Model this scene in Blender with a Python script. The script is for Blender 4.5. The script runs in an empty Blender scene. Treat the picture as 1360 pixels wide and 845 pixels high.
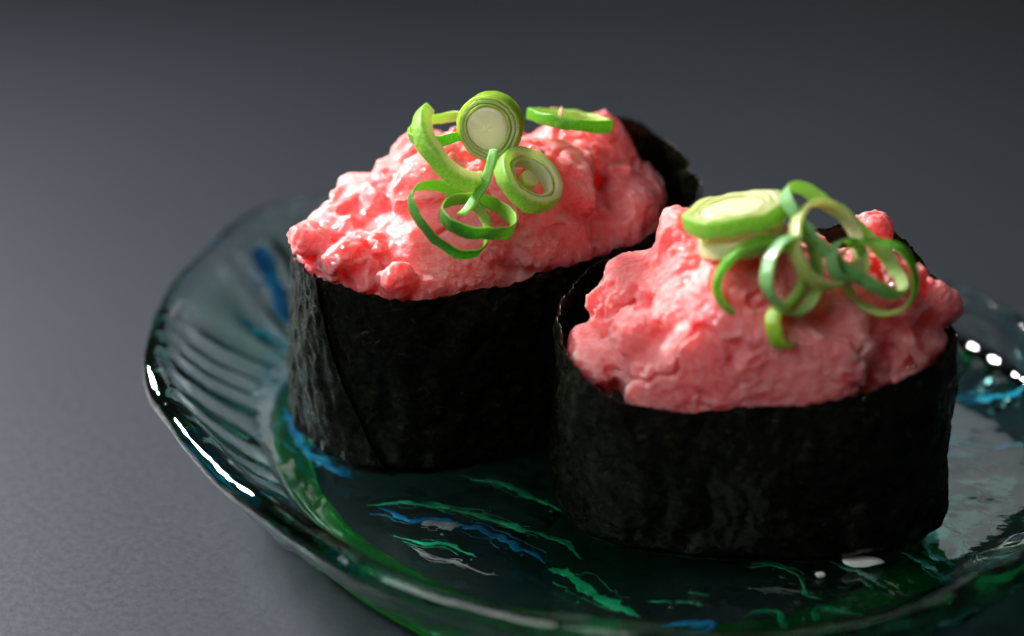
import bpy, math, random
import numpy as np
from mathutils import Vector

scene = bpy.context.scene
COL = scene.collection
CM = 0.01                                   # everything below is laid out in centimetres
R = math.radians

# ------------------------------------------------------------------ camera
PITCH = 29.0
TARGET = np.array([0.0, 0.0, 2.5])
DIST = 42.0
FWD = np.array([0.0, math.cos(R(PITCH)), -math.sin(R(PITCH))])
cam_d = bpy.data.cameras.new('camera')
cam_d.sensor_width = 36.0
cam_d.lens = 36.0 * DIST / 14.5
cam_d.clip_start = 0.005
cam_d.clip_end = 20.0
cam = bpy.data.objects.new('camera', cam_d)
COL.objects.link(cam)
cam.location = Vector(tuple((TARGET - DIST * FWD) * CM))
cam.rotation_euler = (R(90.0 - PITCH), 0, 0)
cam_d.dof.use_dof = True
cam_d.dof.focus_distance = (DIST - 1.75) * CM
cam_d.dof.aperture_fstop = 8.0
cam_d.dof.aperture_blades = 9
scene.camera = cam

# ------------------------------------------------------------------ world and studio lamps
world = bpy.data.worlds.new('World')
scene.world = world
world.use_nodes = True
bg = world.node_tree.nodes['Background']
bg.inputs[0].default_value = (0.86, 0.93, 1.0, 1)
bg.inputs[1].default_value = 0.035


def lamp(name, loc, aim, size, size_y, power, col, spread=180):
    l = bpy.data.lights.new(name, 'AREA')
    l.shape = 'RECTANGLE'
    l.size, l.size_y = size, size_y
    l.energy = power
    l.spread = R(spread)
    l.color = col
    o = bpy.data.objects.new(name, l)
    COL.objects.link(o)
    o.location = loc
    d = Vector(aim) - Vector(loc)
    o.rotation_euler = d.to_track_quat('-Z', 'Y').to_euler()
    return o


lamp('key_softbox', (-0.33, 0.23, 0.26), (-0.05, -0.05, 0.01), 0.11, 0.11, 1.16, (1.0, 0.985, 0.965), 65)
lamp('fill_softbox', (-0.34, -0.30, 0.50), (0.0, -0.01, 0.03), 0.40, 0.40, 2.5, (1.0, 0.985, 0.97))
lamp('back_softbox', (0.13, 0.62, 0.375), (0.05, -0.02, 0.01), 0.20, 0.20, 0.032, (0.90, 0.96, 1.0), 90)
lamp('top_strip', (0.05, 0.30, 0.62), (0.0, -0.02, 0.02), 0.60, 0.10, 0.10, (0.96, 0.98, 1.0), 120)

scene.view_settings.view_transform = 'Standard'
scene.view_settings.look = 'None'
scene.view_settings.gamma = 1.0
scene.view_settings.use_curve_mapping = False
scene.view_settings.exposure = 0.0
cy = scene.cycles
cy.max_bounces = 12
cy.transmission_bounces = 10
cy.glossy_bounces = 4
cy.diffuse_bounces = 3
cy.transparent_max_bounces = 16
cy.volume_bounces = 0
cy.caustics_refractive = True
cy.caustics_reflective = True
cy.blur_glossy = 0.6
cy.sample_clamp_indirect = 6.0
cy.use_denoising = True
cy.use_adaptive_sampling = True
cy.adaptive_threshold = 0.01
cy.adaptive_min_samples = 24


# ------------------------------------------------------------------ vectorised noise
def _hash(ix, iy, iz, seed):
    h = (ix.astype(np.int64) * 374761393 + iy.astype(np.int64) * 668265263
         + iz.astype(np.int64) * 2147483647 + seed * 1274126177) & 0xFFFFFFFF
    h = ((h ^ (h >> 13)) * 1274126177) & 0xFFFFFFFF
    h = ((h ^ (h >> 16)) * 2246822519) & 0xFFFFFFFF
    return (h ^ (h >> 15)) & 0xFFFFFFFF


def perlin(p, scale=1.0, seed=0):
    p = np.asarray(p, float) / scale + 101.37 + seed * 3.17
    i = np.floor(p).astype(np.int64)
    f = p - i
    w = f * f * f * (f * (f * 6 - 15) + 10)
    out = np.zeros(len(p))
    for dx in (0, 1):
        wx = w[:, 0] if dx else 1 - w[:, 0]
        for dy in (0, 1):
            wy = w[:, 1] if dy else 1 - w[:, 1]
            for dz in (0, 1):
                wz = w[:, 2] if dz else 1 - w[:, 2]
                h = _hash(i[:, 0] + dx, i[:, 1] + dy, i[:, 2] + dz, seed)
                gx = (h & 1023) / 511.5 - 1
                gy = ((h >> 10) & 1023) / 511.5 - 1
                gz = ((h >> 20) & 1023) / 511.5 - 1
                out += wx * wy * wz * (gx * (f[:, 0] - dx) + gy * (f[:, 1] - dy) + gz * (f[:, 2] - dz))
    return out * 1.6


def fbm(p, scale, octs=3, seed=0):
    s, a, o = scale, 1.0, 0.0
    for k in range(octs):
        o = o + a * perlin(p, s, seed + k * 17)
        s *= 0.5
        a *= 0.5
    return o


def worley(p, scale=1.0, seed=0):
    p = np.asarray(p, float) / scale + 57.3
    i = np.floor(p).astype(np.int64)
    f1 = np.full(len(p), 9.0)
    f2 = np.full(len(p), 9.0)
    for dx in (-1, 0, 1):
        for dy in (-1, 0, 1):
            for dz in (-1, 0, 1):
                c = i + np.array([dx, dy, dz])
                h = _hash(c[:, 0], c[:, 1], c[:, 2], seed)
                q = c + np.stack([(h & 1023) / 1023.0, ((h >> 10) & 1023) / 1023.0, ((h >> 20) & 1023) / 1023.0], 1)
                d = np.sqrt(((p - q) ** 2).sum(1))
                f2 = np.where(d < f1, f1, np.minimum(f2, d))
                f1 = np.minimum(f1, d)
    return f1, f2


def smooth(a, b, x):
    t = np.clip((np.asarray(x, float) - a) / (b - a), 0, 1)
    return t * t * (3 - 2 * t)


# ------------------------------------------------------------------ mesh helpers
def link_mesh(name, verts, faces, mat, parent=None, shade=True, attrs=None, closed=True):
    verts = np.asarray(verts, float)
    fl = faces if isinstance(faces, list) else faces.tolist()
    if closed:                                  # make the faces point outwards
        tri = np.array([(f[0], f[k], f[k + 1]) for f in fl for k in range(1, len(f) - 1)])
        c0 = verts.mean(0)
        a, b, c = (verts[tri[:, k]] - c0 for k in range(3))
        if (a * np.cross(b, c)).sum() < 0:
            fl = [f[::-1] for f in fl]
    faces = fl
    me = bpy.data.meshes.new(name)
    me.from_pydata((np.asarray(verts, float) * CM).tolist(), [], faces)
    if shade:
        me.polygons.foreach_set('use_smooth', [True] * len(me.polygons))
    for k, v in (attrs or {}).items():
        a = me.attributes.new(k, 'FLOAT', 'POINT')
        a.data.foreach_set('value', np.asarray(v, np.float32))
    if mat:
        me.materials.append(mat)
    me.validate()
    me.update()
    o = bpy.data.objects.new(name, me)
    COL.objects.link(o)
    if parent is not None:
        o.parent = parent
    return o


def grid_faces(n, m, wrap_n=True, wrap_m=False, flip=False):
    i, j = np.meshgrid(np.arange(n if wrap_n else n - 1), np.arange(m if wrap_m else m - 1), indexing='ij')
    i, j = i.ravel(), j.ravel()
    i2, j2 = (i + 1) % n, (j + 1) % m
    f = np.stack([i * m + j, i2 * m + j, i2 * m + j2, i * m + j2], 1)
    return f[:, ::-1] if flip else f


def empty(name, loc=(0, 0, 0)):
    o = bpy.data.objects.new(name, None)
    o.empty_display_size = 0.005
    COL.objects.link(o)
    return o


def tag(o, label, cat=None, group=None, kind=None):
    o['label'] = label
    if cat:
        o['category'] = cat
    if group:
        o['group'] = group
    if kind:
        o['kind'] = kind
    return o


# ------------------------------------------------------------------ material helpers
class NT:
    def __init__(self, name):
        self.m = bpy.data.materials.new(name)
        self.m.use_nodes = True
        self.t = self.m.node_tree
        self.out = self.t.nodes['Material Output']
        self.p = self.t.nodes['Principled BSDF']

    def n(self, kind, **kw):
        nd = self.t.nodes.new(kind)
        for k, v in kw.items():
            setattr(nd, k, v)
        return nd

    def l(self, a, b):
        self.t.links.new(a, b)

    def val(self, sock, v):
        if isinstance(v, bpy.types.NodeSocket):
            self.l(v, sock)
        else:
            sock.default_value = v

    def coords(self, scale=(1, 1, 1), which='Object', src=None):
        mp = self.n('ShaderNodeMapping')
        mp.inputs['Scale'].default_value = scale
        if src is None:
            src = self.n('ShaderNodeTexCoord').outputs[which]
        self.l(src, mp.inputs['Vector'])
        return mp.outputs[0]

    def noise(self, vec, scale, detail=3, rough=0.5, dist=0.0):
        nd = self.n('ShaderNodeTexNoise')
        self.l(vec, nd.inputs['Vector'])
        nd.inputs['Scale'].default_value = scale
        nd.inputs['Detail'].default_value = detail
        nd.inputs['Roughness'].default_value = rough
        nd.inputs['Distortion'].default_value = dist
        return nd.outputs['Fac']

    def voro(self, vec, scale, feature='F1'):
        nd = self.n('ShaderNodeTexVoronoi', feature=feature)
        self.l(vec, nd.inputs['Vector'])
        nd.inputs['Scale'].default_value = scale
        return nd.outputs['Distance']

    def ramp(self, fac, stops):
        nd = self.n('ShaderNodeValToRGB')
        self.l(fac, nd.inputs[0])
        e = nd.color_ramp.elements
        while len(e) < len(stops):
            e.new(0.5)
        for k, (pos, c) in enumerate(stops):
            e[k].position = pos
            e[k].color = (*c, 1) if len(c) == 3 else c
        return nd.outputs[0]

    def step(self, fac, a, b, lo=0.0, hi=1.0):
        nd = self.n('ShaderNodeMapRange')
        nd.interpolation_type = 'SMOOTHSTEP'
        self.l(fac, nd.inputs[0])
        for k, v in zip((1, 2, 3, 4), (a, b, lo, hi)):
            nd.inputs[k].default_value = v
        return nd.outputs[0]

    def mix(self, fac, a, b, mode='MIX'):
        nd = self.n('ShaderNodeMix', data_type='RGBA', blend_type=mode)
        self.val(nd.inputs[0], fac)
        for s, v in ((nd.inputs[6], a), (nd.inputs[7], b)):
            self.val(s, v if isinstance(v, bpy.types.NodeSocket) else (*v, 1))
        return nd.outputs[2]

    def math(self, op, a, b=0.0):
        nd = self.n('ShaderNodeMath', operation=op)
        self.val(nd.inputs[0], a)
        self.val(nd.inputs[1], b)
        return nd.outputs[0]

    def bump(self, height, strength, dist, prev=None):
        nd = self.n('ShaderNodeBump')
        nd.inputs['Strength'].default_value = strength
        nd.inputs['Distance'].default_value = dist
        self.l(height, nd.inputs['Height'])
        if prev is not None:
            self.l(prev, nd.inputs['Normal'])
        return nd.outputs[0]

    def set(self, **kw):
        for k, v in kw.items():
            s = self.p.inputs[k.replace('_', ' ')]
            if isinstance(v, tuple) and len(v) == 3 and s.type == 'RGBA':
                v = (*v, 1)
            self.val(s, v)
        return self


def mat_table():
    m = NT('dark_grey_board')
    c = m.coords()
    f = m.noise(c, 900, 3, 0.6)
    g = m.noise(c, 9, 2)
    col = m.ramp(g, [(0.3, (0.021, 0.0235, 0.0300)), (0.7, (0.0245, 0.0275, 0.0345))])
    m.set(Base_Color=col, Roughness=m.step(f, 0.3, 0.7, 0.42, 0.52), Specular_IOR_Level=0.31, Specular_Tint=(0.86, 0.93, 1.0),
          Normal=m.bump(f, 0.08, 0.0004))
    return m.m


def mat_glass():
    m = NT('clear_ryukyu_glass')
    c = m.coords()
    n1 = m.noise(c, 26, 3, 0.55, 0.4)
    n2 = m.noise(c, 18, 2, 0.5)
    col = m.mix(m.step(n1, 0.54, 0.70), (0.985, 0.995, 0.99), (0.30, 0.72, 0.86))
    col = m.mix(m.step(n2, 0.55, 0.70), col, (0.35, 0.80, 0.58))
    fine = m.noise(c, 420, 3, 0.6)
    big = m.noise(c, 90, 2, 0.5)
    b = m.bump(big, 0.32, 0.0015)
    b = m.bump(m.noise(c, 250, 2, 0.5), 0.22, 0.0006, b)
    b = m.bump(fine, 0.10, 0.0004, b)
    m.set(Base_Color=col, Roughness=0.015, IOR=1.5, Transmission_Weight=1.0, Normal=b)
    v = m.n('ShaderNodeVolumeAbsorption')
    v.inputs['Color'].default_value = (0.30, 0.90, 0.74, 1)
    v.inputs['Density'].default_value = 60
    m.l(v.outputs[0], m.out.inputs['Volume'])
    return m.m


def mat_green_glass():
    m = NT('green_glass_band')
    c = m.coords()
    n1 = m.noise(c, 60, 2)
    m.set(Base_Color=m.ramp(n1, [(0.35, (0.03, 0.62, 0.06)), (0.65, (0.03, 0.52, 0.14))]), Roughness=0.12, IOR=1.5,
          Transmission_Weight=0.88)
    return m.m


def mat_streak(name, c1, c2):
    m = NT(name)
    c = m.coords()
    n1 = m.noise(c, 240, 4, 0.65)
    n2 = m.noise(c, 700, 2, 0.6)
    c0 = tuple(v * 0.6 for v in c1)
    m.set(Base_Color=m.ramp(n1, [(0.36, c0), (0.50, c1), (0.64, c2)]), Roughness=0.18, Specular_IOR_Level=0.7,
          Transmission_Weight=0.35, IOR=1.4, Normal=m.bump(n2, 0.6, 0.0005))
    tr = m.n('ShaderNodeBsdfTranslucent')
    m.l(m.ramp(n1, [(0.36, c0), (0.50, c1), (0.64, c2)]), tr.inputs[0])
    mx = m.n('ShaderNodeMixShader')
    mx.inputs[0].default_value = 0.3
    m.l(m.p.outputs[0], mx.inputs[1])
    m.l(tr.outputs[0], mx.inputs[2])
    m.l(mx.outputs[0], m.out.inputs['Surface'])
    return m.m


def mat_nori():
    m = NT('toasted_seaweed')
    c = m.coords()
    n1 = m.noise(m.coords((1, 1, 1.2)), 620, 5, 0.68, 1.4)
    n2 = m.noise(c, 190, 4, 0.55, 1.2)
    n3 = m.noise(c, 2200, 2, 0.6)
    col = m.ramp(n1, [(0.34, (0.0012, 0.0016, 0.0010)), (0.60, (0.0035, 0.0045, 0.0018)), (0.74, (0.045, 0.045, 0.008))])
    b = m.bump(n2, 0.22, 0.0009)
    b = m.bump(n1, 0.45, 0.0003, b)
    b = m.bump(n3, 0.20, 0.00012, b)
    m.set(Base_Color=col, Roughness=m.step(n1, 0.3, 0.75, 0.20, 0.40), Specular_IOR_Level=0.26, Normal=b)
    tr = m.n('ShaderNodeBsdfTranslucent')
    tc = m.ramp(n1, [(0.35, (0.07, 0.022, 0.006)), (0.7, (0.30, 0.20, 0.035))])
    m.l(tc, tr.inputs[0])
    mx = m.n('ShaderNodeMixShader')
    mx.inputs[0].default_value = 0.22
    m.l(m.p.outputs[0], mx.inputs[1])
    m.l(tr.outputs[0], mx.inputs[2])
    m.l(mx.outputs[0], m.out.inputs['Surface'])
    return m.m


def mat_tuna():
    m = NT('minced_raw_tuna')
    c = m.coords()
    cs = m.coords((1.0, 1.6, 1.3))
    big = m.noise(cs, 95, 4, 0.6, 0.9)
    mid = m.noise(c, 260, 4, 0.65, 1.2)
    fat = m.noise(cs, 170, 5, 0.7, 2.5)
    gran = m.noise(c, 1500, 3, 0.65)
    gr2 = m.noise(c, 620, 3, 0.6)
    col = m.ramp(big, [(0.28, (0.79, 0.085, 0.100)), (0.42, (0.87, 0.185, 0.192)), (0.58, (0.89, 0.260, 0.262)),
                       (0.74, (0.91, 0.37, 0.365))])
    col = m.mix(m.step(fat, 0.56, 0.70, 0, 0.40), col, (0.93, 0.50, 0.47))
    vn = m.noise(m.coords((0.6, 1.7, 1.2)), 130, 4, 0.6, 1.6)
    vein = m.step(m.math('ABSOLUTE', m.math('SUBTRACT', vn, 0.5)), 0.0, 0.026, 0.16, 0.0)
    col = m.mix(vein, col, (0.95, 0.70, 0.66))
    b = m.bump(gr2, 0.25, 0.0006)
    b = m.bump(gran, 0.35, 0.0002, b)
    warpc = m.n('ShaderNodeVectorMath', operation='ADD')
    m.l(c, warpc.inputs[0])
    nz = m.n('ShaderNodeTexNoise')
    m.l(c, nz.inputs['Vector'])
    nz.inputs['Scale'].default_value = 500
    sc = m.n('ShaderNodeVectorMath', operation='SCALE')
    m.l(nz.outputs['Color'], sc.inputs[0])
    sc.inputs['Scale'].default_value = 0.0012
    m.l(sc.outputs[0], warpc.inputs[1])
    grain_h = m.math('MULTIPLY', m.voro(warpc.outputs[0], 780, 'SMOOTH_F1'), m.step(gr2, 0.40, 0.58, -1.0, -0.15))
    b = m.bump(grain_h, 0.22, 0.0004, b)
    wet = m.bump(m.noise(c, 620, 3, 0.7), 1.0, 0.0008)
    wet = m.bump(grain_h, 1.0, 0.0006, wet)
    m.set(Base_Color=col, Roughness=m.step(mid, 0.35, 0.65, 0.40, 0.52), Specular_IOR_Level=0.12, Normal=b,
          Subsurface_Weight=1.0, Subsurface_Scale=0.0060, Subsurface_Radius=(1.0, 0.32, 0.27), Coat_Weight=1.0,
          Coat_Roughness=0.08, Coat_Normal=wet, Coat_IOR=1.48)
    m.p.subsurface_method = 'RANDOM_WALK'
    return m.m


def mat_onion(name, outer, mid, inner, trans=0.35, rough=0.28, sss=0.0011):
    """pigment runs through the wall from the skin (layer 0) to the inside (layer 1)"""
    m = NT(name)
    at = m.n('ShaderNodeAttribute', attribute_name='layer')
    al = m.n('ShaderNodeAttribute', attribute_name='along')
    ac = m.n('ShaderNodeAttribute', attribute_name='across')
    cb = m.n('ShaderNodeCombineXYZ')
    m.l(al.outputs['Fac'], cb.inputs[0])
    m.l(ac.outputs['Fac'], cb.inputs[1])
    mp = m.n('ShaderNodeMapping')
    mp.inputs['Scale'].default_value = (18.0, 1.6, 1)
    m.l(cb.outputs[0], mp.inputs['Vector'])
    vein = m.noise(mp.outputs[0], 1.6, 3, 0.6)
    c = m.coords()
    mot = m.noise(c, 380, 3, 0.6)
    lay = m.math('ADD', at.outputs['Fac'], m.step(mot, 0.3, 0.7, -0.10, 0.10))
    col = m.ramp(lay, [(0.08, outer), (0.40, mid), (0.92, inner)])
    col = m.mix(m.step(vein, 0.40, 0.66, 0.0, 0.35), col, tuple(min(1, v * 1.5 + 0.04) for v in mid))
    b = m.bump(vein, 0.30, 0.0004)
    b = m.bump(m.noise(c, 1400, 2, 0.6), 0.15, 0.0002, b)
    m.set(Base_Color=col, Roughness=rough, Specular_IOR_Level=0.5, Normal=b, Subsurface_Weight=0.6, Coat_Weight=0.35, Coat_Roughness=0.12,
          Subsurface_Scale=sss, Subsurface_Radius=(0.8, 1.0, 0.35))
    tr = m.n('ShaderNodeBsdfTranslucent')
    m.l(col, tr.inputs[0])
    mx = m.n('ShaderNodeMixShader')
    mx.inputs[0].default_value = trans
    m.l(m.p.outputs[0], mx.inputs[1])
    m.l(tr.outputs[0], mx.inputs[2])
    m.l(mx.outputs[0], m.out.inputs['Surface'])
    return m.m


def mat_rice():
    m = NT('cooked_rice')
    c = m.coords()
    n = m.noise(c, 500, 3)
    m.set(Base_Color=m.ramp(n, [(0.3, (0.72, 0.72, 0.66)), (0.7, (0.80, 0.80, 0.76))]), Roughness=0.3,
          Subsurface_Weight=0.7, Subsurface_Scale=0.0015, Subsurface_Radius=(1, 0.9, 0.8), Normal=m.bump(n, 0.2, 0.0004))
    return m.m


M = dict(
    table=mat_table(), glass=mat_glass(), green=mat_green_glass(), nori=mat_nori(), tuna=mat_tuna(), rice=mat_rice(),
    s_green=mat_streak('emerald_glass_streak', (0.01, 0.50, 0.24), (0.08, 0.80, 0.48)),
    s_teal=mat_streak('teal_glass_streak', (0.05, 0.50, 0.42), (0.55, 0.85, 0.78)),
    s_blue=mat_streak('blue_glass_streak', (0.01, 0.28, 0.60), (0.04, 0.50, 0.80)),
    s_cyan=mat_streak('cyan_glass_streak', (0.02, 0.55, 0.78), (0.15, 0.75, 0.90)),
    s_pale=mat_streak('silvery_glass_streak', (0.42, 0.40, 0.42), (0.60, 0.60, 0.60)),
    s_olive=mat_streak('olive_glass_fleck', (0.05, 0.07, 0.03), (0.20, 0.23, 0.11)),
    on_dark=mat_onion('dark_green_scallion', (0.035, 0.20, 0.02), (0.13, 0.42, 0.035), (0.34, 0.62, 0.10), 0.40),
    on_green=mat_onion('green_scallion', (0.10, 0.40, 0.015), (0.30, 0.62, 0.04), (0.66, 0.84, 0.28), 0.45),
    on_blue=mat_onion('waxy_blue_green_scallion', (0.22, 0.48, 0.20), (0.32, 0.62, 0.15), (0.55, 0.76, 0.26), 0.40, 0.34),
    on_light=mat_onion('yellow_green_scallion', (0.34, 0.66, 0.03), (0.60, 0.78, 0.13), (0.84, 0.88, 0.48), 0.48, sss=0.003),
    on_pale=mat_onion('pale_scallion', (0.60, 0.72, 0.20), (0.70, 0.78, 0.33), (0.84, 0.87, 0.50), 0.48, sss=0.003),
    on_thick=mat_onion('thick_scallion_wall', (0.22, 0.56, 0.02), (0.76, 0.84, 0.36), (0.89, 0.90, 0.54), 0.48, sss=0.003),
    on_cream=mat_onion('cream_scallion_core', (0.74, 0.82, 0.36), (0.83, 0.86, 0.46), (0.90, 0.91, 0.56), 0.20, 0.22, sss=0.003),
)

# ------------------------------------------------------------------ table
def build_table():
    n = 2
    s = 300.0
    v = [(-s, -s, 0), (s, -s, 0), (s, s, 0), (-s, s, 0)]
    o = link_mesh('table_surface', v, [(0, 1, 2, 3)], M['table'], closed=False)
    tag(o, 'matte dark grey table surface under the plate', kind='structure')


build_table()

# ------------------------------------------------------------------ glass plate
PC = np.array([1.3, -0.7])
PE1 = np.array([-0.757, 0.653]) * 7.15
PE2 = np.array([0.653, 0.757]) * 5.67
FLOOR = 0.70


def catmull(pts, per=10, closed=False):
    pts = np.asarray(pts, float)
    n = len(pts)
    out = []
    for k in range(n if closed else n - 1):
        if closed:
            a, b, c, d = pts[(k - 1) % n], pts[k], pts[(k + 1) % n], pts[(k + 2) % n]
        else:
            a, b, c, d = pts[max(k - 1, 0)], pts[k], pts[k + 1], pts[min(k + 2, n - 1)]
        for t in np.arange(per) / per:
            out.append(0.5 * (2 * b + (c - a) * t + (2 * a - 5 * b + 4 * c - d) * t * t + (3 * b - a - 3 * c + d) * t ** 3))
    if not closed:
        out.append(pts[-1])
    return np.array(out)


TOP = [(0.02, FLOOR), (0.25, FLOOR), (0.5, FLOOR), (0.68, FLOOR), (0.745, 0.74), (0.80, 0.92), (0.855, 1.20), (0.900, 1.52), (0.932, 1.78)]
RIM = [(0.955, 1.93), (0.981, 1.985), (1.003, 1.94), (1.013, 1.81), (1.002, 1.66), (0.975, 1.50)]
BOT = [(0.945, 1.30), (0.895, 0.90), (0.84, 0.55), (0.785, 0.33), (0.73, 0.26), (0.6, 0.25), (0.3, 0.25), (0.02, 0.25)]


def plate_bay(phi):
    """1 where the floor runs far out and the rim is low (the back right side)"""
    d = np.abs((np.asarray(phi) - R(115) + math.pi) % (2 * math.pi) - math.pi)
    return 1 - smooth(R(15), R(65), d)


def plate_wobble(rho, phi, z):
    s = smooth(0.70, 1.0, rho)
    g = plate_bay(phi)
    z = z - g * 0.35 * smooth(0.74, 0.97, rho)
    rho = rho + g * (0.16 * smooth(0.5, 0.76, rho) * (1 - smooth(0.80, 1.0, rho)) + 0.09 * smooth(0.6, 1.0, rho))
    rr = rho * (1 + s * (0.008 * np.sin(3 * phi + 1.0) + 0.006 * np.sin(7 * phi + 0.4) + 0.003 * np.sin(13 * phi)))
    zz = z + s * (0.06 * np.sin(4 * phi + 0.5) + 0.045 * np.sin(9 * phi + 2.0) + 0.02 * np.sin(17 * phi + 1.0))
    xy = PC + rr[:, None] * (np.cos(phi)[:, None] * PE1 + np.sin(phi)[:, None] * PE2)
    return np.c_[xy, zz]


def plate_z(xy):
    """height of the plate's upper surface under points xy"""
    d = np.atleast_2d(xy) - PC
    a = d @ PE1 / (PE1 @ PE1)
    b = d @ PE2 / (PE2 @ PE2)
    rho, phi = np.hypot(a, b), np.arctan2(b, a)
    g = plate_bay(phi)
    prof = catmull(TOP, 10)
    rho = rho - 0.17 * g * smooth(0.6, 0.9, rho)
    z = np.interp(rho, prof[:, 0], prof[:, 1])
    s = smooth(0.70, 1.0, rho)
    return z - g * 0.35 * smooth(0.74, 0.97, rho) + s * (0.06 * np.sin(4 * phi + 0.5) + 0.045 * np.sin(9 * phi + 2.0) + 0.02 * np.sin(17 * phi + 1.0))


def build_plate():
    prof = catmull(TOP + RIM + BOT, 9)
    m, n = len(prof), 540
    ph = np.arange(n) / n * 2 * math.pi
    PH, RH = np.repeat(ph, m), np.tile(prof[:, 0], n)
    Z = np.tile(prof[:, 1], n)
    side = np.tile(np.arange(m), n)
    outer = side > 9 * (len(TOP) + 2)
    pts = plate_wobble(RH, PH, Z)
    q = np.c_[pts[:, :2], np.zeros(len(pts))]
    wallm = smooth(0.76, 0.82, RH) * (1 - smooth(0.93, 0.985, RH))
    wave = np.sin(58 * PH + 26 * RH + 5.0 * perlin(q, 1.8, 5)) * (0.6 + 1.0 * perlin(q, 1.6, 9))
    front = np.abs((PH - R(238) + math.pi) % (2 * math.pi) - math.pi)
    wave = wave * (0.12 + 0.88 * smooth(R(25), R(65), front)) + 0.5 * (1 - smooth(R(25), R(65), front)) * np.sin(70 * RH + 3 * perlin(q, 2.5, 12))
    pts[:, 2] += np.where(outer, 0.085, 0.016) * wallm * wave
    fl = 1 - smooth(0.66, 0.78, RH)
    pts[:, 2] += np.where(outer, 0.025, 0.006) * fl * fbm(q, 0.9, 3, 21)
    edge = smooth(0.95, 0.99, RH)
    pts[:, 2] += edge * (0.045 * perlin(q, 0.9, 31) + 0.011 * perlin(q, 0.32, 37))
    pts[:, :2] += (edge * (0.05 * perlin(q, 1.3, 41) + 0.005 * perlin(q, 0.28, 43)))[:, None] * (pts[:, :2] - PC) / 6.0
    f = grid_faces(n, m, True, False, flip=True)
    # close the two small poles
    c0 = len(pts)
    pts = np.vstack([pts, [[*PC, FLOOR]], [[*PC, 0.25]]])
    i = np.arange(n)
    j = (i + 1) % n
    faces = f.tolist() + np.c_[i * m, j * m, np.full(n, c0)].tolist() + np.c_[j * m + m - 1, i * m + m - 1, np.full(n, c0 + 1)].tolist()
    o = link_mesh('glass_plate', pts, faces, M['glass'])
    tag(o, 'shallow clear glass plate with wavy rim and green and blue streaks', 'plate')
    # green foot band under the floor
    prof = catmull([(0.640, 0.03), (0.70, 0.015), (0.765, 0.04), (0.772, 0.13), (0.745, 0.215), (0.70, 0.225), (0.645, 0.21), (0.632, 0.12)], 3, True)
    m, n = len(prof), 240
    ph = np.arange(n) / n * 2 * math.pi
    PH, RH, Z = np.repeat(ph, m), np.tile(prof[:, 0], n), np.tile(prof[:, 1], n)
    RH = 0.70 + (RH - 0.70) * (0.95 + 0.25 * np.sin(2 * PH + 0.3)) + 0.008 * np.sin(3 * PH)
    xy = PC + RH[:, None] * (np.cos(PH)[:, None] * PE1 + np.sin(PH)[:, None] * PE2)
    b = link_mesh('foot_band', np.c_[xy, Z], grid_faces(n, m, True, True, flip=True), M['green'], o)
    b['label'] = 'green glass band round the foot of the plate'
    return o


plate = build_plate()


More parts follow.
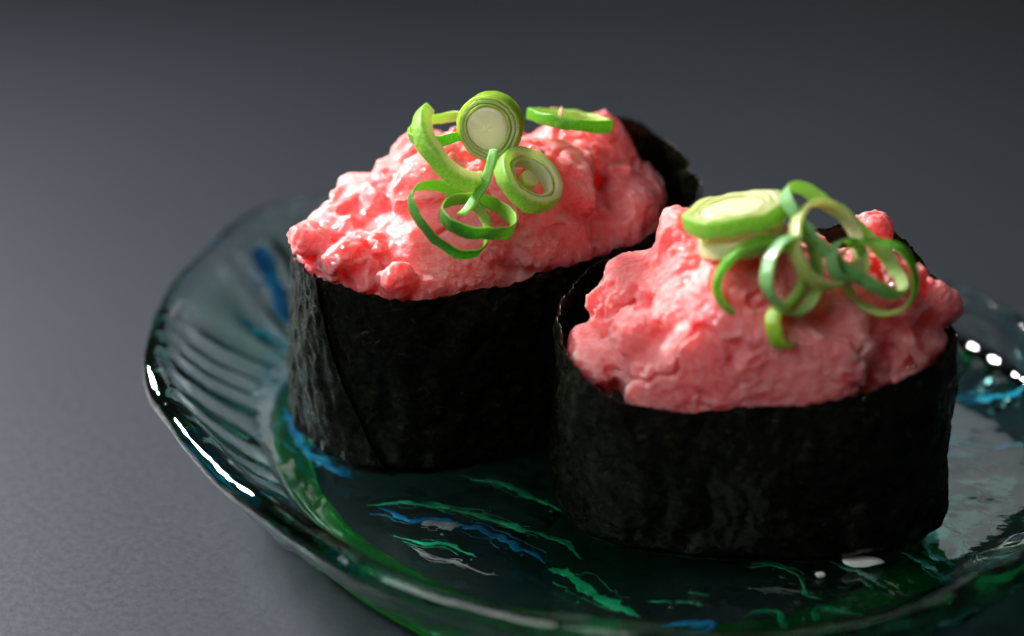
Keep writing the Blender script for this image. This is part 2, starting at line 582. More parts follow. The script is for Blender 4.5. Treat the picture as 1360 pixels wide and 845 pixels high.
def streak(path, width, mat, seed=0, gaps=0.0, thick=0.012):
    """a ribbon of coloured glass lying just inside the plate's upper surface"""
    p = catmull(path, 14)
    seg = np.r_[0, np.cumsum(np.linalg.norm(np.diff(p, axis=0), axis=1))]
    n = max(16, int(seg[-1] / 0.018))
    s = np.linspace(0, seg[-1], n)
    p = np.c_[np.interp(s, seg, p[:, 0]), np.interp(s, seg, p[:, 1])]
    q = np.c_[p, np.full(n, seed * 7.7)]
    p = p + 0.05 * np.c_[fbm(q, 0.35, 3, seed), fbm(q, 0.35, 3, seed + 40)]
    t = np.gradient(p, axis=0)
    t /= np.linalg.norm(t, axis=1)[:, None] + 1e-9
    nn = np.c_[-t[:, 1], t[:, 0]]
    u = s / seg[-1]
    env = np.clip(np.minimum(u, 1 - u) * 7, 0.12, 1) ** 0.7
    V, F = [], []
    rng = np.random.RandomState(seed)

    def band(lo, hi, w, shift, th):
        rows = []
        for a, h in ((-1, -0.2), (-0.8, 0.7), (-0.3, 1.0), (0.3, 0.85), (0.8, 0.6), (1, -0.2), (0, -0.6)):
            xy = (p + nn * (a * w / 2 + shift)[:, None])[lo:hi]
            rows.append(np.c_[xy, plate_z(xy) - 0.05 + h * th * env[lo:hi]])
        m = hi - lo
        b0 = len(V)
        V.extend(np.stack(rows, 1).reshape(-1, 3).tolist())
        F.extend((grid_faces(m, 7, False, True) + b0).tolist())
        F.append([b0 + k for k in range(7)])
        F.append([b0 + (m - 1) * 7 + k for k in range(7)][::-1])
    w = width * 1.05 * env * (1 + 0.8 * fbm(q, 0.28, 3, seed + 3) + 0.35 * fbm(q, 0.07, 2, seed + 33))
    if gaps:
        w *= 1 - gaps * smooth(0.0, 0.25, fbm(q, 0.5, 2, seed + 9))
    band(0, n, np.clip(w, 0.008, None), 0.35 * w * fbm(q, 0.2, 2, seed + 70), thick)
    for k in range(3):                                  # finer threads drawn out alongside
        lo = int(rng.rand() * 0.55 * n)
        hi = min(n, lo + max(8, int((0.25 + 0.3 * rng.rand()) * n)))
        side = rng.choice([-1, 1]) * width * (0.7 + 0.6 * rng.rand())
        wt = 0.014 * (1 + 0.8 * fbm(q, 0.1, 2, seed + 90 + k))
        band(lo, hi, np.clip(wt, 0.004, None), side * (1 + 0.8 * fbm(q, 0.35, 2, seed + 95 + k)), thick * 0.6)
    for k in range(max(4, int(seg[-1] * 9))):           # crumbs broken off the edges
        i = rng.randint(n)
        c = p[i] + nn[i] * rng.normal() * width * 0.9
        r = 0.008 + 0.022 * rng.rand() ** 2
        m = 6
        th = np.sort(rng.rand(m)) * 6.283
        xy = c + np.c_[np.cos(th), np.sin(th)] * r * (0.6 + 0.8 * rng.rand(m))[:, None]
        z = plate_z(xy) - 0.05
        b0 = len(V)
        V.extend(np.c_[xy, z + 0.006].tolist() + np.c_[xy, z - 0.006].tolist())
        F.append([b0 + j for j in range(m)])
        F.append([b0 + m + j for j in range(m)][::-1])
        F.extend([[b0 + j, b0 + m + j, b0 + m + (j + 1) % m, b0 + (j + 1) % m] for j in range(m)])
    V, f = np.array(V), F
    return link_mesh('glass_streak', V, f, M[mat], plate)


# ------------------------------------------------------------------ seaweed wraps
def footprint(th, hl, hw, e):
    c, s = np.cos(th), np.sin(th)
    k = (np.abs(c) ** e + np.abs(s) ** e) ** (-1.0 / e)
    return np.c_[hl * k * c, hw * k * s]


def build_nori(parent, cen, hl, hw, ang, e, top, seam, slope, overlap, seed, wr=1.0):
    """sheet wound once round the rice, its free end overlapping the start; top(theta) gives the rim height"""
    n, m = 900, 120
    t = np.linspace(0, 1, n)
    v = np.linspace(0, 1, m)
    T, Vv = np.meshgrid(t, v, indexing='ij')
    T, Vv = T.ravel(), Vv.ravel()
    end = 2 * math.pi + overlap + slope * (Vv - 0.5)
    th = seam + T * end
    lap = smooth(2 * math.pi - 0.25, 2 * math.pi + 0.05, T * end)
    h = top(th) - FLOOR
    q0 = np.c_[np.cos(th) * 3, np.sin(th) * 3, np.zeros(len(th))]
    rag = 0.035 * fbm(q0 + lap[:, None] * 5, 0.16, 3, seed) + 0.08 * perlin(q0, 0.8, seed + 2)
    z = FLOOR + 0.02 + Vv * (h - 0.02 + rag)
    xy = footprint(th, hl, hw, e)
    rad = np.linalg.norm(xy, axis=1)
    nrm = xy / np.array([hl ** 2, hw ** 2])
    nrm /= np.linalg.norm(nrm, axis=1)[:, None]
    q = np.c_[xy, z]
    belly = 0.07 * np.sin(Vv * math.pi) - 0.30 * (1 - smooth(0.0, 0.16, Vv)) ** 2 - 0.03 * smooth(0.8, 1.0, Vv)
    flat = np.c_[np.cos(th) * 3.2, np.sin(th) * 3.2, z * 1.35]
    wrk = (0.10 * perlin(flat, 1.5, seed + 4) + 0.045 * fbm(flat * np.array([1.3, 1.3, 0.9]), 0.6, 2, seed + 5)
           + 0.014 * (1 - 2 * np.abs(perlin(flat, 0.34, seed + 8)))
           + 0.004 * fbm(flat, 0.11, 2, seed + 11)) * wr
    off = belly + wrk + 0.055 * lap
    # the free edge lifts a little
    free = smooth(0.965, 1.0, T)
    off = off + 0.05 * free * (0.5 + 0.5 * perlin(flat, 0.8, seed + 13))
    ca, sa = math.cos(ang), math.sin(ang)
    rot = np.array([[ca, sa], [-sa, ca]])

    def place(o):
        w = xy + nrm * o[:, None]
        return np.c_[w @ rot + cen, z]
    A = place(off)
    B = place(off - 0.028)
    B[:, 2] -= 0.004
    V = np.vstack([A, B])
    N = n * m
    fa = grid_faces(n, m, False, False)
    fb = grid_faces(n, m, False, False, flip=True) + N
    i = np.arange(n - 1)
    topf = np.c_[i * m + m - 1, (i + 1) * m + m - 1, (i + 1) * m + m - 1 + N, i * m + m - 1 + N]
    botf = np.c_[i * m, i * m + N, (i + 1) * m + N, (i + 1) * m]
    j = np.arange(m - 1)
    k = (n - 1) * m
    s0 = np.c_[j, j + 1, j + 1 + N, j + N]
    s1 = np.c_[k + j, k + j + N, k + j + 1 + N, k + j + 1]
    F = np.vstack([fa, fb, topf[:, ::-1], botf[:, ::-1], s0[:, ::-1], s1[:, ::-1]])
    return link_mesh('nori_wrap', V, F, M['nori'], parent)


def build_rice(parent, cen, hl, hw, ang, e):
    n = 96
    th = np.arange(n) / n * 2 * math.pi
    xy = footprint(th, hl - 0.32, hw - 0.32, e)
    ca, sa = math.cos(ang), math.sin(ang)
    rot = np.array([[ca, sa], [-sa, ca]])
    rows = []
    for z, k in ((FLOOR + 0.03, 0.93), (FLOOR + 0.25, 1.0), (FLOOR + 1.0, 1.0), (FLOOR + 1.55, 0.96), (FLOOR + 1.65, 0.6), (FLOOR + 1.65, 0.02)):
        w = xy * k
        w = w + 0.05 * np.c_[perlin(np.c_[w, np.full(n, z)], 0.4, 3), perlin(np.c_[w, np.full(n, z)], 0.4, 4)]
        rows.append(np.c_[w @ rot + cen, np.full(n, z)])
    V = np.stack(rows, 1).reshape(-1, 3)
    f = grid_faces(n, 6, True, False).tolist() + [[i * 6 for i in range(n)][::-1]]
    return link_mesh('rice_bed', V, f, M['rice'], parent)


# ------------------------------------------------------------------ minced tuna
def ico(sub):
    import bmesh
    bm = bmesh.new()
    bmesh.ops.create_icosphere(bm, subdivisions=sub, radius=1.0)
    v = np.array([x.co[:] for x in bm.verts])
    f = np.array([[y.index for y in x.verts] for x in bm.faces])
    bm.free()
    return v, f


ICO3, ICO5 = ico(3), ico(5)


def rotmat(a, b, c):
    ca, sa, cb, sb, cc, sc = math.cos(a), math.sin(a), math.cos(b), math.sin(b), math.cos(c), math.sin(c)
    rx = np.array([[1, 0, 0], [0, ca, -sa], [0, sa, ca]])
    ry = np.array([[cb, 0, sb], [0, 1, 0], [-sb, 0, cb]])
    rz = np.array([[cc, -sc, 0], [sc, cc, 0], [0, 0, 1]])
    return rz @ ry @ rx


def build_tuna(parent, cen, ang, half, zc, shape, extra, n_chunk, seed, voxel=0.024, size=(0.22, 0.62), crease=1.0):
    """a mound of chopped fish: a core plus many irregular morsels fused by a voxel remesh, then given relief"""
    rng = np.random.RandomState(seed)
    ca, sa = math.cos(ang), math.sin(ang)
    rot = np.array([[ca, sa], [-sa, ca]])
    vs, fs, base = [], [], 0

    def add(v, f):
        nonlocal base
        vs.append(v)
        fs.append(f + base)
        base += len(v)

    def surf(d):
        """core surface in local axes for unit directions d"""
        p = d * np.array(half)
        k = shape(p[:, 0] / half[0], p[:, 1] / half[1]) * (1 - 0.32 * np.clip((p[:, 0] / half[0]) ** 2 + (p[:, 1] / half[1]) ** 2, 0, 1))
        p = p.copy()
        p[:, 2] = np.where(p[:, 2] > 0, p[:, 2] * k, p[:, 2])
        return p
    v, f = ICO5
    d = v.copy()
    d[:, :2] *= (np.abs(d[:, :1]) ** 3 + np.abs(d[:, 1:2]) ** 3 + 1e-9) ** (-1 / 3) * np.hypot(d[:, :1], d[:, 1:2])
    p = surf(d)
    p[:, 2] = np.where(p[:, 2] < 0, np.maximum(p[:, 2], -0.75), p[:, 2])
    p = p * (0.93 + 0.05 * fbm(p, 0.9, 3, seed))[:, None]
    add(np.c_[p[:, :2] @ rot + cen, p[:, 2] + zc], f)
    k = 0
    while k < n_chunk:
        d = rng.normal(size=3)
        d /= np.linalg.norm(d)
        if d[2] < -0.08:
            continue
        p = surf(d[None])[0] * 0.93
        s = size[0] + (size[1] - size[0]) * rng.rand() ** 1.9
        v, f = ICO3
        sc = s * np.array([1.0 + 0.7 * rng.rand(), 0.75 + 0.35 * rng.rand(), 0.45 + 0.35 * rng.rand()])
        w = v * (1 + 0.30 * fbm(v + rng.rand(3) * 50, 0.9, 2, seed + k))[:, None]
        # blunt, knife-cut faces on some morsels
        for _ in range(rng.randint(0, 3)):
            nrm = rng.normal(size=3)
            nrm /= np.linalg.norm(nrm)
            cut = 0.55 + 0.3 * rng.rand()
            dist = w @ nrm
            w = w - np.maximum(dist - cut, 0)[:, None] * nrm * 0.9
        w = (w * sc) @ rotmat(rng.normal() * 0.45, rng.normal() * 0.45, rng.rand() * 6.28).T
        # lay the morsel along the surface
        zax = d / np.array(half)
        zax /= np.linalg.norm(zax)
        xax = np.cross([0.13, 1, 0.2], zax)
        xax /= np.linalg.norm(xax)
        yax = np.cross(zax, xax)
        w = w[:, :1] * xax + w[:, 1:2] * yax + w[:, 2:] * zax
        w = w + p - zax * s * (0.02 + 0.28 * rng.rand())
        lim = np.array([half[0] + 0.12, half[1] + 0.12])
        rr = (np.abs(w[:, 0] / lim[0]) ** 2.6 + np.abs(w[:, 1] / lim[1]) ** 2.6) ** (1 / 2.6)
        w[:, :2] /= np.maximum(rr, 1)[:, None]
        add(np.c_[w[:, :2] @ rot + cen, w[:, 2] + zc], f)
        k += 1
    for (x, y, z, a, b, c, ra, rb, rc, amp) in extra:
        v, f = ICO3
        w = v * (1 + amp * fbm(v + rng.rand(3) * 50, 0.9, 2, seed + 7 * k))[:, None]
        k += 1
        w = (w * np.array([a, b, c])) @ rotmat(R(ra), R(rb), R(rc)).T + np.array([x, y, z])
        add(w, f)
    me = bpy.data.meshes.new('raw')
    me.from_pydata(np.vstack(vs).tolist(), [], np.vstack(fs).tolist())
    tmp = bpy.data.objects.new('raw', me)
    COL.objects.link(tmp)
    md = tmp.modifiers.new('r', 'REMESH')
    md.mode = 'VOXEL'
    md.voxel_size = voxel
    sm = tmp.modifiers.new('s', 'SMOOTH')
    sm.factor = 0.5
    sm.iterations = 6
    dg = bpy.context.evaluated_depsgraph_get()
    em = bpy.data.meshes.new_from_object(tmp.evaluated_get(dg))
    bpy.data.objects.remove(tmp)
    nv = len(em.vertices)
    V = np.empty(nv * 3)
    em.vertices.foreach_get('co', V)
    V = V.reshape(-1, 3)
    Nn = np.empty(nv * 3)
    em.vertex_normals.foreach_get('vector', Nn)
    Nn = Nn.reshape(-1, 3)
    warp = V + 0.16 * np.c_[perlin(V, 0.5, 1), perlin(V, 0.5, 2), perlin(V, 0.5, 3)]
    f1, f2 = worley(warp * np.array([1.0, 1.25, 1.15]), 0.42, seed)
    g1, g2 = worley(warp, 0.17, seed + 5)
    rough = smooth(-0.25, 0.35, perlin(V, 0.9, seed + 33))       # smooth lumps here, crumbly there
    sv = (V + 0.25 * np.c_[perlin(V, 0.7, 4), perlin(V, 0.7, 5), perlin(V, 0.7, 6)]) * np.array([0.75, 1.5, 1.2])
    strand = 1 - 2 * np.abs(perlin(sv, 0.26, seed + 71))
    disp = (0.040 * crease * (0.2 + 0.8 * rough) * smooth(0.0, 0.22, f2 - f1) + 0.020 * rough * smooth(0, 0.3, g2 - g1)
            + 0.030 * fbm(V, 0.45, 2, seed + 50) + 0.013 * strand + 0.018 * (0.35 + 0.65 * rough) * fbm(V, 0.10, 2, seed + 60)) - 0.04
    cl = np.abs(perlin(V + 0.2 * np.c_[perlin(V, 0.4, 7), perlin(V, 0.4, 8), perlin(V, 0.4, 9)], 0.95, seed + 80))
    disp = disp - 0.10 * (1 - smooth(0.0, 0.10, cl)) * smooth(-0.1, 0.2, perlin(V, 1.2, seed + 90))
    V = V + Nn * disp[:, None]
    F = [list(p.vertices) for p in em.polygons]
    bpy.data.meshes.remove(em)
    bpy.data.meshes.remove(me)
    return link_mesh('tuna_filling', V, F, M['tuna'], parent)


# left and right gunkan, in plan: centre, half length, half width, turn
LC, LHL, LHW, LANG = np.array([-0.20, 0.60]), 3.05, 1.72, R(27)
RC, RHL, RHW, RANG = np.array([3.22, -2.13]), 2.60, 1.68, R(-4)


def periodic(pts):
    a = np.array([p[0] for p in pts], float) % 360
    z = np.array([p[1] for p in pts], float)
    o = np.argsort(a)
    a, z = a[o], z[o]
    a = np.r_[a - 360, a, a + 360]
    z = np.r_[z, z, z]
    g = np.linspace(0, 360, 721)
    lin = np.interp(g, a, z)
    k = np.ones(31) / 31
    lin = np.convolve(np.r_[lin[-61:-1], lin, lin[1:61]], k, 'same')[60:-60]
    return lambda th: np.interp(np.degrees(th) % 360, g, lin)


# rim heights against the angle in the wrap's own axes (0 = far right end, 180 = left end, 270 = front)
L_TOP = periodic([(0, 4.10), (30, 4.30), (55, 4.25), (90, 3.8), (150, 3.75), (180, 3.75), (215, 3.70), (235, 3.62), (270, 3.74), (300, 3.84), (330, 3.92)])
R_TOP = periodic([(0, 3.75), (25, 3.90), (42, 4.30), (60, 4.40), (78, 4.0), (100, 3.75), (150, 3.75), (180, 3.60), (208, 3.48), (228, 3.22), (246, 3.10), (262, 3.24), (285, 3.30), (305, 3.50), (325, 3.68), (340, 3.74)])

left = tag(empty('gunkan_sushi'), 'gunkan sushi whose seaweed seam shows, behind the one with the rice grain at its foot', 'sushi')
build_nori(left, LC, LHL, LHW, LANG, 2.4, L_TOP, R(190), -0.55, 0.35, 3)
build_rice(left, LC, LHL, LHW, LANG, 2.4)
build_tuna(left, LC + np.array([-0.20, -0.02]), LANG, (2.66, 1.48, 1.48), 3.40, lambda x, y: 1.0 - 0.10 * x * x - 0.05 * x - 0.10 * smooth(0.1, 0.7, x),
           [(-2.75, -0.55, 4.05, 0.36, 0.30, 0.30, 0, 20, 30, 0.2),
            (0.62, 1.25, 4.85, 0.10, 0.10, 0.42, 8, 10, 0, 0.3),
            (-1.55, -1.30, 3.80, 0.35, 0.22, 0.30, 15, 0, 10, 0.3)], 70, 11, size=(0.30, 0.95), crease=0.5)

right = tag(empty('gunkan_sushi'), 'gunkan sushi with smooth tuna lumps bulging past its seaweed rim, rice grain at its foot', 'sushi')
build_nori(right, RC, RHL, RHW, RANG, 2.8, R_TOP, R(-35), 0.25, 0.45, 27)
build_rice(right, RC, RHL, RHW, RANG, 2.8)
build_tuna(right, RC + np.array([0.14, -0.02]), RANG, (2.30, 1.40, 1.30), 3.28, lambda x, y: 1.0 - 0.12 * x * x - 0.45 * smooth(-0.35, -0.85, x),
           [(5.55, -2.3, 3.95, 0.50, 0.42, 0.34, 10, 20, 30, 0.12),
            (5.35, -2.75, 3.65, 0.42, 0.36, 0.32, 0, 0, 0, 0.15),
            (4.35, -3.15, 3.72, 0.48, 0.40, 0.42, 0, 0, 0, 0.12),
            (4.85, -1.2, 4.55, 0.30, 0.26, 0.26, 20, 10, 0, 0.3),
            (2.25, -1.55, 4.55, 0.34, 0.34, 0.55, 0, -12, 0, 0.25),
            (2.15, -3.15, 3.45, 0.42, 0.26, 0.24, 0, 0, 20, 0.15),
            (3.35, -3.05, 3.75, 0.62, 0.34, 0.40, 0, 10, -15, 0.15),
            (1.12, -2.25, 3.20, 0.42, 0.70, 0.40, 0, 0, 0, 0.2),
            (1.75, -2.75, 3.75, 0.50, 0.40, 0.40, 0, 20, 20, 0.15),
            (2.75, -2.75, 4.15, 0.60, 0.42, 0.42, 0, 0, 25, 0.15)], 55, 23, size=(0.34, 0.95), crease=0.45)

# ------------------------------------------------------------------ scallions
def strip(name, path, axis, t, w, mat, parent=None, closed=True, seed=1, per=8, taper=None, flip=False):
    """a band of scallion wall: path is the wall's mid line, axis the stalk's direction, t wall thickness, w slice width"""
    p = catmull(path, per, closed)
    n = len(p)
    ax = np.asarray(axis, float)
    ax = ax / np.linalg.norm(ax)
    if closed:
        tg = np.roll(p, -1, 0) - np.roll(p, 1, 0)
    else:
        tg = np.gradient(p, axis=0)
    tg -= (tg @ ax)[:, None] * ax
    tg /= np.linalg.norm(tg, axis=1)[:, None] + 1e-9
    out = np.cross(tg, ax)
    cen = p.mean(0)
    if ((p - cen) * out).sum() < 0:
        out = -out
    q = p + seed * 3.3
    wv = w * (1 + 0.16 * perlin(q, 0.35, seed) + 0.06 * perlin(q, 0.09, seed + 4))
    sh = 0.12 * w * perlin(q, 0.25, seed + 5)
    tv = t * (1 + 0.12 * perlin(q, 0.3, seed + 9))
    if taper is not None:
        u = np.linspace(0, 1, n)
        tv = tv * np.interp(u, taper[0], taper[1])
    rows, lay, acr = [], [], []
    sec = [(0.5, -0.36), (0.5, -0.18), (0.5, 0.0), (0.5, 0.18), (0.5, 0.36), (0.44, 0.46), (0.30, 0.5), (0.1, 0.505), (-0.1, 0.505), (-0.30, 0.5), (-0.44, 0.46),
           (-0.5, 0.36), (-0.5, 0.18), (-0.5, 0.0), (-0.5, -0.18), (-0.5, -0.36), (-0.44, -0.46), (-0.30, -0.5), (-0.1, -0.505), (0.1, -0.505), (0.30, -0.5), (0.44, -0.46)]
    for a, b in sec:
        rows.append(p + out * (a * tv)[:, None] + ax * (b * wv + sh)[:, None])
        lay.append(np.full(n, 0.5 + a if flip else 0.5 - a))
        acr.append(np.full(n, b + 0.5))
    m = len(sec)
    V = np.stack(rows, 1).reshape(-1, 3)
    V = V + 0.008 * np.c_[perlin(V, 0.12, seed + 1), perlin(V, 0.12, seed + 2), perlin(V, 0.12, seed + 3)]
    V = V + 0.03 * w / 0.25 * np.c_[perlin(V, 0.6, seed + 21), perlin(V, 0.6, seed + 22), perlin(V, 0.6, seed + 23)]
    f = grid_faces(n, m, closed, True).tolist()
    if not closed:
        f += [list(range(m)), list(range((n - 1) * m, n * m))[::-1]]
    al = np.repeat(np.linspace(0, 6, n) if not closed else 6 * np.abs(np.linspace(-1, 1, n)), m)
    o = link_mesh(name, V, f, M[mat], parent, attrs=dict(layer=np.stack(lay, 1).ravel(), along=al, across=np.stack(acr, 1).ravel()))
    import bmesh
    bm = bmesh.new()
    bm.from_mesh(o.data)
    bmesh.ops.recalc_face_normals(bm, faces=bm.faces)
    bm.to_mesh(o.data)
    bm.free()
    return o


def ellipse(c, e1, e2, k=1.0, n=14, wob=0.05, seed=0, a0=0, a1=360):
    full = abs(a1 - a0) >= 360
    th = np.radians(np.linspace(a0, a1, n + (0 if full else 1), endpoint=not full))
    rr = k * (1 + wob * np.sin(2 * th + seed) + 0.6 * wob * np.sin(3 * th + 2.1 * seed))
    return np.asarray(c) + rr[:, None] * (np.cos(th)[:, None] * np.asarray(e1) + np.sin(th)[:, None] * np.asarray(e2))


def disc(name, c, e1, e2, k, w, mat, parent, seed=0, dome=0.008):
    """solid pith of a slice"""
    ax = np.cross(e1, e2)
    ax /= np.linalg.norm(ax)
    n = 64
    rows = []
    prof = [(0.001, dome), (0.3, dome * 0.9), (0.6, dome * 0.6), (0.85, dome * 0.2), (0.97, -0.01), (1.0, -0.03)]
    prof = [(a, w / 2 + b) for a, b in prof] + [(1.0, 0.0)] + [(a, -w / 2 - b) for a, b in prof[::-1]]
    for a, h in prof:
        rows.append(ellipse(c, e1, e2, k * a, n, 0.03, seed) + ax * h)
    m = len(prof)
    V = np.stack(rows, 1).reshape(-1, 3)
    V = V + 0.008 * (fbm(V, 0.14, 2, seed) * np.tile([min(1.0, a * 1.6) if a > 0.01 else 0.0 for a, _ in prof], n))[:, None] * ax
    f = grid_faces(n, m, True, False).tolist()
    f += [[i * m for i in range(n)], [i * m + m - 1 for i in range(n)][::-1]]
    lay = np.tile([1, 0.95, 0.85, 0.7, 0.5, 0.3, 0.2, 0.3, 0.5, 0.7, 0.85, 0.95, 1.0], n)
    return link_mesh(name, V, f, M[mat], parent, attrs=dict(layer=lay, along=np.repeat(np.linspace(0, 6, n), m), across=np.tile(np.linspace(0, 1, m), n)))

RING = {
    'L1': ((-0.290, -0.250, 5.610), (-0.325, 0.158, 0.285), (-0.289, 0.044, -0.355)),
    'L2': ((-0.750, -0.700, 5.580), (0.374, -0.232, -0.419), (0.271, 0.474, -0.021)),
    'L3': ((-0.970, 0.220, 5.350), (0.451, 0.031, 0.055), (-0.025, 0.452, -0.051)),
    'L4': ((0.220, -0.800, 5.070), (0.352, -0.171, -0.308), (0.223, 0.434, 0.014)),
    'L5': ((-0.460, -1.300, 4.770), (0.461, -0.073, -0.131), (0.075, 0.437, 0.021)),
    'L6': ((-0.830, -1.250, 4.720), (0.434, -0.176, -0.318), (0.234, 0.442, 0.074)),
    'L7': ((0.810, 1.050, 5.090), (0.545, -0.037, -0.067), (0.012, 0.497, -0.180)),
    'R1': ((2.890, -2.450, 5.400), (0.680, 0.064, 0.116), (-0.034, 0.661, -0.169)),
    'R2': ((2.990, -2.550, 5.040), (0.559, 0.048, 0.086), (-0.020, 0.559, -0.178)),
    'R3': ((3.570, -3.450, 5.030), (0.083, 0.229, 0.413), (-0.359, -0.215, 0.192)),
    'R4': ((3.180, -3.250, 4.880), (0.490, 0.086, 0.156), (-0.165, 0.048, 0.492)),
    'R5': ((3.490, -3.550, 4.360), (-0.044, 0.120, 0.216), (-0.171, -0.173, 0.061)),
    'R6': ((4.030, -3.050, 5.270), (-0.236, 0.246, 0.443), (-0.385, -0.406, 0.020)),
    'R7': ((4.300, -3.200, 5.110), (-0.102, 0.136, 0.245), (-0.208, -0.212, 0.031)),
    'R8': ((4.270, -2.900, 5.240), (0.763, -0.333, -0.601), (0.181, 0.385, 0.017)),
    'R9': ((4.700, -3.150, 4.870), (0.300, -0.207, -0.374), (0.333, -0.146, 0.348)),
}
CURL = {
    'L8': [(-0.230, -0.950, 5.600), (-0.300, -1.080, 5.410), (-0.390, -1.200, 5.200), (-0.520, -1.300, 5.000), (-0.670, -1.420, 4.880)],
}
FLOORPTS = {
    'a': ('s_green', 0.075, [(-0.76, -1.28), (-0.42, -1.40), (0.00, -1.62), (0.42, -1.99), (0.68, -2.22)]),
    'b': ('s_green', 0.1, [(-1.98, -2.07), (-1.57, -1.99), (-1.04, -2.07), (-0.41, -2.37), (0.21, -2.71), (0.66, -2.94), (0.96, -3.42)]),
    'c': ('s_blue', 0.1, [(-1.87, -2.14), (-1.40, -2.45), (-0.93, -2.45), (-0.41, -2.71), (0.10, -3.12), (0.42, -3.49)]),
    'd': ('s_green', 0.07, [(-1.59, -2.83), (-1.23, -3.01), (-0.82, -3.09), (-0.49, -3.38)]),
    'e': ('s_green', 0.16, [(0.48, -3.64), (0.90, -3.92), (1.19, -4.31), (1.67, -4.74)]),
    'f': ('s_green', 0.06, [(3.13, -3.60), (3.53, -3.56), (3.82, -3.78), (3.90, -4.17), (4.11, -4.36)]),
    'g': ('s_green', 0.05, [(3.04, -4.80), (3.25, -4.59), (3.49, -4.69), (3.52, -5.17)]),
    'h': ('s_green', 0.07, [(3.90, -4.83), (4.00, -4.54), (4.43, -4.69), (4.89, -4.93), (5.36, -5.10)]),
    'i': ('s_teal', 0.13, [(4.30, -3.45), (4.58, -3.69), (4.85, -3.92), (5.06, -4.31)]),
    'j': ('s_teal', 0.07, [(5.24, -3.20), (5.55, -3.56), (5.74, -4.05), (5.89, -4.62)]),
    'k': ('s_teal', 0.05, [(5.77, -2.45), (5.98, -2.58), (6.11, -2.79)]),
    'l': ('s_teal', 0.06, [(6.11, -3.01), (6.20, -3.38), (6.28, -3.78)]),
    'm': ('s_teal', 0.1, [(6.59, -2.30), (6.78, -2.41), (7.02, -2.49), (7.28, -2.53)]),
    'n': ('s_cyan', 0.1, [(6.16, -0.30), (6.58, -0.43), (6.99, -0.55), (7.43, -0.51)]),
    'o': ('s_cyan', 0.09, [(6.37, 0.89), (6.74, 0.76), (7.16, 0.59), (7.59, 0.54)]),
    'p': ('s_blue', 0.16, [(-3.30, 0.54), (-3.02, -0.41), (-2.67, -0.92), (-2.22, -1.36)]),
    'q': ('s_cyan', 0.1, [(-2.84, -0.71), (-2.65, -0.92), (-2.56, -1.02)]),
    'r': ('s_cyan', 0.08, [(-3.92, 2.21), (-3.64, 2.24), (-3.23, 2.10)]),
    's': ('s_blue', 0.06, [(1.86, -4.92), (2.25, -4.93), (2.60, -4.86), (2.49, -5.04), (2.14, -5.10)]),
    't': ('s_green', 0.04, [(1.78, -4.35), (2.18, -4.42), (2.52, -4.49)]),
    'u': ('s_green', 0.035, [(2.34, -4.19), (2.63, -4.22)]),
    'v': ('s_pale', 0.05, [(3.09, -4.10), (3.49, -4.12), (3.84, -4.14)]),
    'w': ('s_pale', 0.07, [(3.96, -4.97), (4.19, -5.14), (4.47, -5.20)]),
    'x': ('s_cyan', 0.05, [(6.17, -4.17), (6.45, -3.96), (6.85, -3.99)]),
    'y': ('s_pale', 0.16, [(-1.24, -2.49), (-0.93, -2.53), (-0.72, -2.60)]),
    'z': ('s_pale', 0.05, [(-1.43, -3.05), (-1.01, -3.38), (-0.61, -3.56), (-0.20, -3.82)]),
    'aa': ('s_teal', 0.04, [(5.59, -3.20), (5.82, -3.45), (5.93, -3.74)]),
    'ab': ('s_green', 0.06, [(6.29, -1.02), (6.59, -1.12), (6.91, -1.52)]),
    'ac': ('s_teal', 0.06, [(6.38, -1.52), (6.71, -1.81), (7.00, -1.95)]),
    'ad': ('s_blue', 0.25, [(-3.88, 3.60), (-3.66, 3.18), (-3.44, 2.63)]),
}

for k, (nm, (mt, w, pth)) in enumerate(FLOORPTS.items()):
    streak(pth, w, mt, seed=k + 2, gaps=0.5 if mt in ('s_teal', 's_pale') else 0.25)


def build_flecks():
    rng = np.random.RandomState(5)
    V, F = [], []
    spots = [((4.2, -4.2), (0.9, 0.5), 110), ((5.4, -4.4), (0.9, 0.6), 150), ((2.6, -4.5), (1.0, 0.3), 40)]
    for c, s, n in spots:
        for _ in range(n):
            p = np.array(c) + rng.normal(size=2) * s * 0.6
            a = rng.normal() * 0.5 - 0.5
            r = 0.010 + 0.04 * rng.rand() ** 3
            k = rng.randint(5, 8)
            th = np.sort(rng.rand(k)) * 6.28
            q = np.c_[np.cos(th) * r * (1.3 + rng.rand()), np.sin(th) * r * (0.3 + 0.5 * rng.rand())]
            q = q @ np.array([[math.cos(a), math.sin(a)], [-math.sin(a), math.cos(a)]]) + p
            z = plate_z(q)
            b = len(V)
            V += np.c_[q, z - 0.025].tolist() + np.c_[q, z - 0.04].tolist()
            F.append(list(range(b, b + k)))
            F += [[b + i, b + k + i, b + k + (i + 1) % k, b + (i + 1) % k] for i in range(k)]
    o = link_mesh('glass_flecks', np.array(V), F, M['s_olive'], plate, shade=False)
    o['kind'] = 'stuff'


build_flecks()


# ------------------------------------------------------------------ the scallion slices lying on the fish
def ring(key, mat, t, w, label, seed, wob=0.05, a0=0, a1=360, group=None, name='scallion_ring', taper=None, n=14):
    c, e1, e2 = RING[key]
    o = strip(name, ellipse(c, e1, e2, 1.0, n, wob, seed, a0, a1), np.cross(e1, e2), t, w, M and mat, None, abs(a1 - a0) >= 360, seed, taper=taper)
    return tag(o, label, 'scallion', group or 'chopped scallion on the sushi')


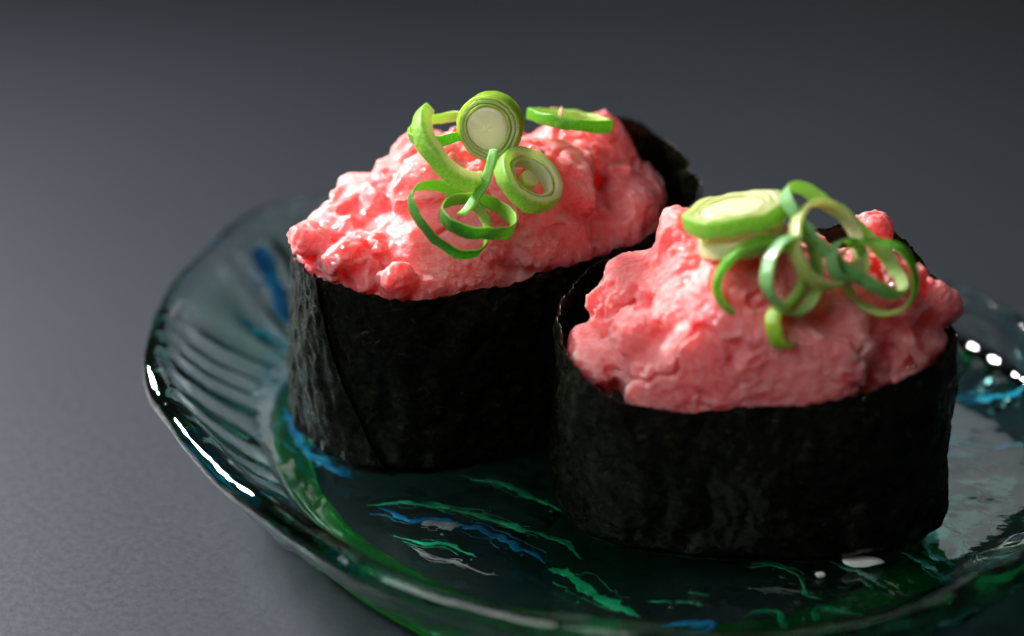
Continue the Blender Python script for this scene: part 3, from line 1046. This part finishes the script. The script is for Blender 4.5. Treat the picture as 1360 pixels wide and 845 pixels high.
def slice_(key, label, layers, core, w, seed, name='scallion_slice'):
    c, e1, e2 = RING[key]
    c = np.array(c)
    t = tag(empty(name), label, 'scallion', 'chopped scallion on the sushi')
    ax = np.cross(e1, e2)
    ax /= np.linalg.norm(ax)
    for nm, k, th, mt, dw in layers:
        strip(nm, ellipse(c, e1, e2, k, 16, 0.03, seed), ax, th, w + dw, mt, t, True, seed)
    if core:
        disc('core', c, e1, e2, core[0], w + core[1], core[2], t, seed)
    return t


slice_('L1', 'thick round scallion slice with pale solid core standing upright at the top of the pile',
       [('outer_layer', 0.95, 0.05, 'on_light', -0.02), ('middle_layer', 0.83, 0.055, 'on_thick', 0.0), ('inner_layer', 0.71, 0.04, 'on_light', 0.01)], (0.655, 0.012, 'on_cream'), 0.28, 3)
ring('L2', 'on_thick', 0.23, 0.22, 'thick cut scallion crescent with cream inner face leaning beside the round slice', 4, 0.02, 188, 350,
     name='scallion_piece', taper=((0, 0.2, 0.8, 1), (0.75, 1, 1, 0.85)))
ring('L3', 'on_green', 0.040, 0.15, 'green scallion ring lying flat behind the cream faced crescent', 5)
slice_('L4', 'thick hollow yellow green scallion slice tilted beside the round upright slice',
       [('outer_layer', 0.86, 0.125, 'on_thick', 0.0), ('inner_layer', 0.63, 0.05, 'on_thick', -0.07)], (0.26, -0.12, 'on_light'), 0.26, 6)
ring('L5', 'on_dark', 0.028, 0.19, 'thin dark green scallion ring under the narrow upright strip', 7, 0.06)
ring('L6', 'on_dark', 0.028, 0.19, 'thin dark green scallion ring hanging lowest on the fish under the crescent', 8, 0.08)
ring('L7', 'on_green', 0.09, 0.17, 'green scallion ring lying flat at the back edge of the fish mound', 9, 0.03)
o = strip('scallion_strip', CURL['L8'], (0.80, -0.45, 0.28), 0.035, 0.17, 'on_green', None, False, 10, flip=True)
tag(o, 'narrow torn green scallion strip hanging down from the round slice', 'scallion', 'chopped scallion on the sushi')

slice_('R1', 'widest scallion slice, thick with a pale top, lying flat on the fish',
       [('outer_layer', 0.92, 0.14, 'on_thick', 0.0), ('inner_layer', 0.74, 0.09, 'on_pale', 0.0)], (0.64, -0.03, 'on_cream'), 0.24, 11)
slice_('R2', 'pale cream scallion slice tucked under the widest flat slice',
       [('outer_layer', 0.90, 0.12, 'on_cream', 0.0)], (0.80, -0.03, 'on_cream'), 0.22, 12)
ring('R3', 'on_blue', 0.035, 0.23, 'waxy blue green scallion ring standing on edge below the widest flat slice', 13)
ring('R4', 'on_green', 0.10, 0.22, 'bright green scallion ring with thick yellow wall under the widest flat slice', 14)
ring('R5', 'on_light', 0.07, 0.22, 'short curved yellow green scallion piece at the foot of the ring pile', 15, 0.04, -20, 200, name='scallion_piece')
ring('R6', 'on_pale', 0.065, 0.23, 'pale yellow scallion ring standing upright round a small green ring', 16, 0.03)
ring('R7', 'on_blue', 0.030, 0.22, 'smallest green scallion ring, set inside the pale yellow ring', 17)
ring('R8', 'on_blue', 0.035, 0.21, 'long flattened blue green scallion loop arching over the pile', 18, 0.03, n=20)
ring('R9', 'on_green', 0.036, 0.20, 'large thin green scallion ring resting on fish past the long flattened loop', 19)

# ------------------------------------------------------------------ loose rice
def grain(c, s, rz, label, seed):
    v, f = ICO3
    rng = np.random.RandomState(seed)
    v = v.copy()
    for _ in range(5):                              # broken, slightly flattened sides
        nrm = rng.normal(size=3)
        nrm /= np.linalg.norm(nrm)
        v -= np.maximum(v @ nrm - 0.62, 0)[:, None] * nrm
    w = v * np.array(s) * (1 + 0.10 * perlin(v, 0.7, seed))[:, None]
    w = w @ rotmat(0.1, 0.15, rz).T + np.array(c)
    o = link_mesh('rice_grain', w, f, M['rice'])
    tag(o, label, 'rice grain')


grain((4.70, -3.66, 0.80), (0.30, 0.12, 0.07), 0.15, 'white rice grain peeking from under the seaweed wrap', 2)
grain((4.10, -3.88, 0.745), (0.085, 0.05, 0.04), 0.4, 'tiny crumb of rice alone on the glass plate floor', 3)
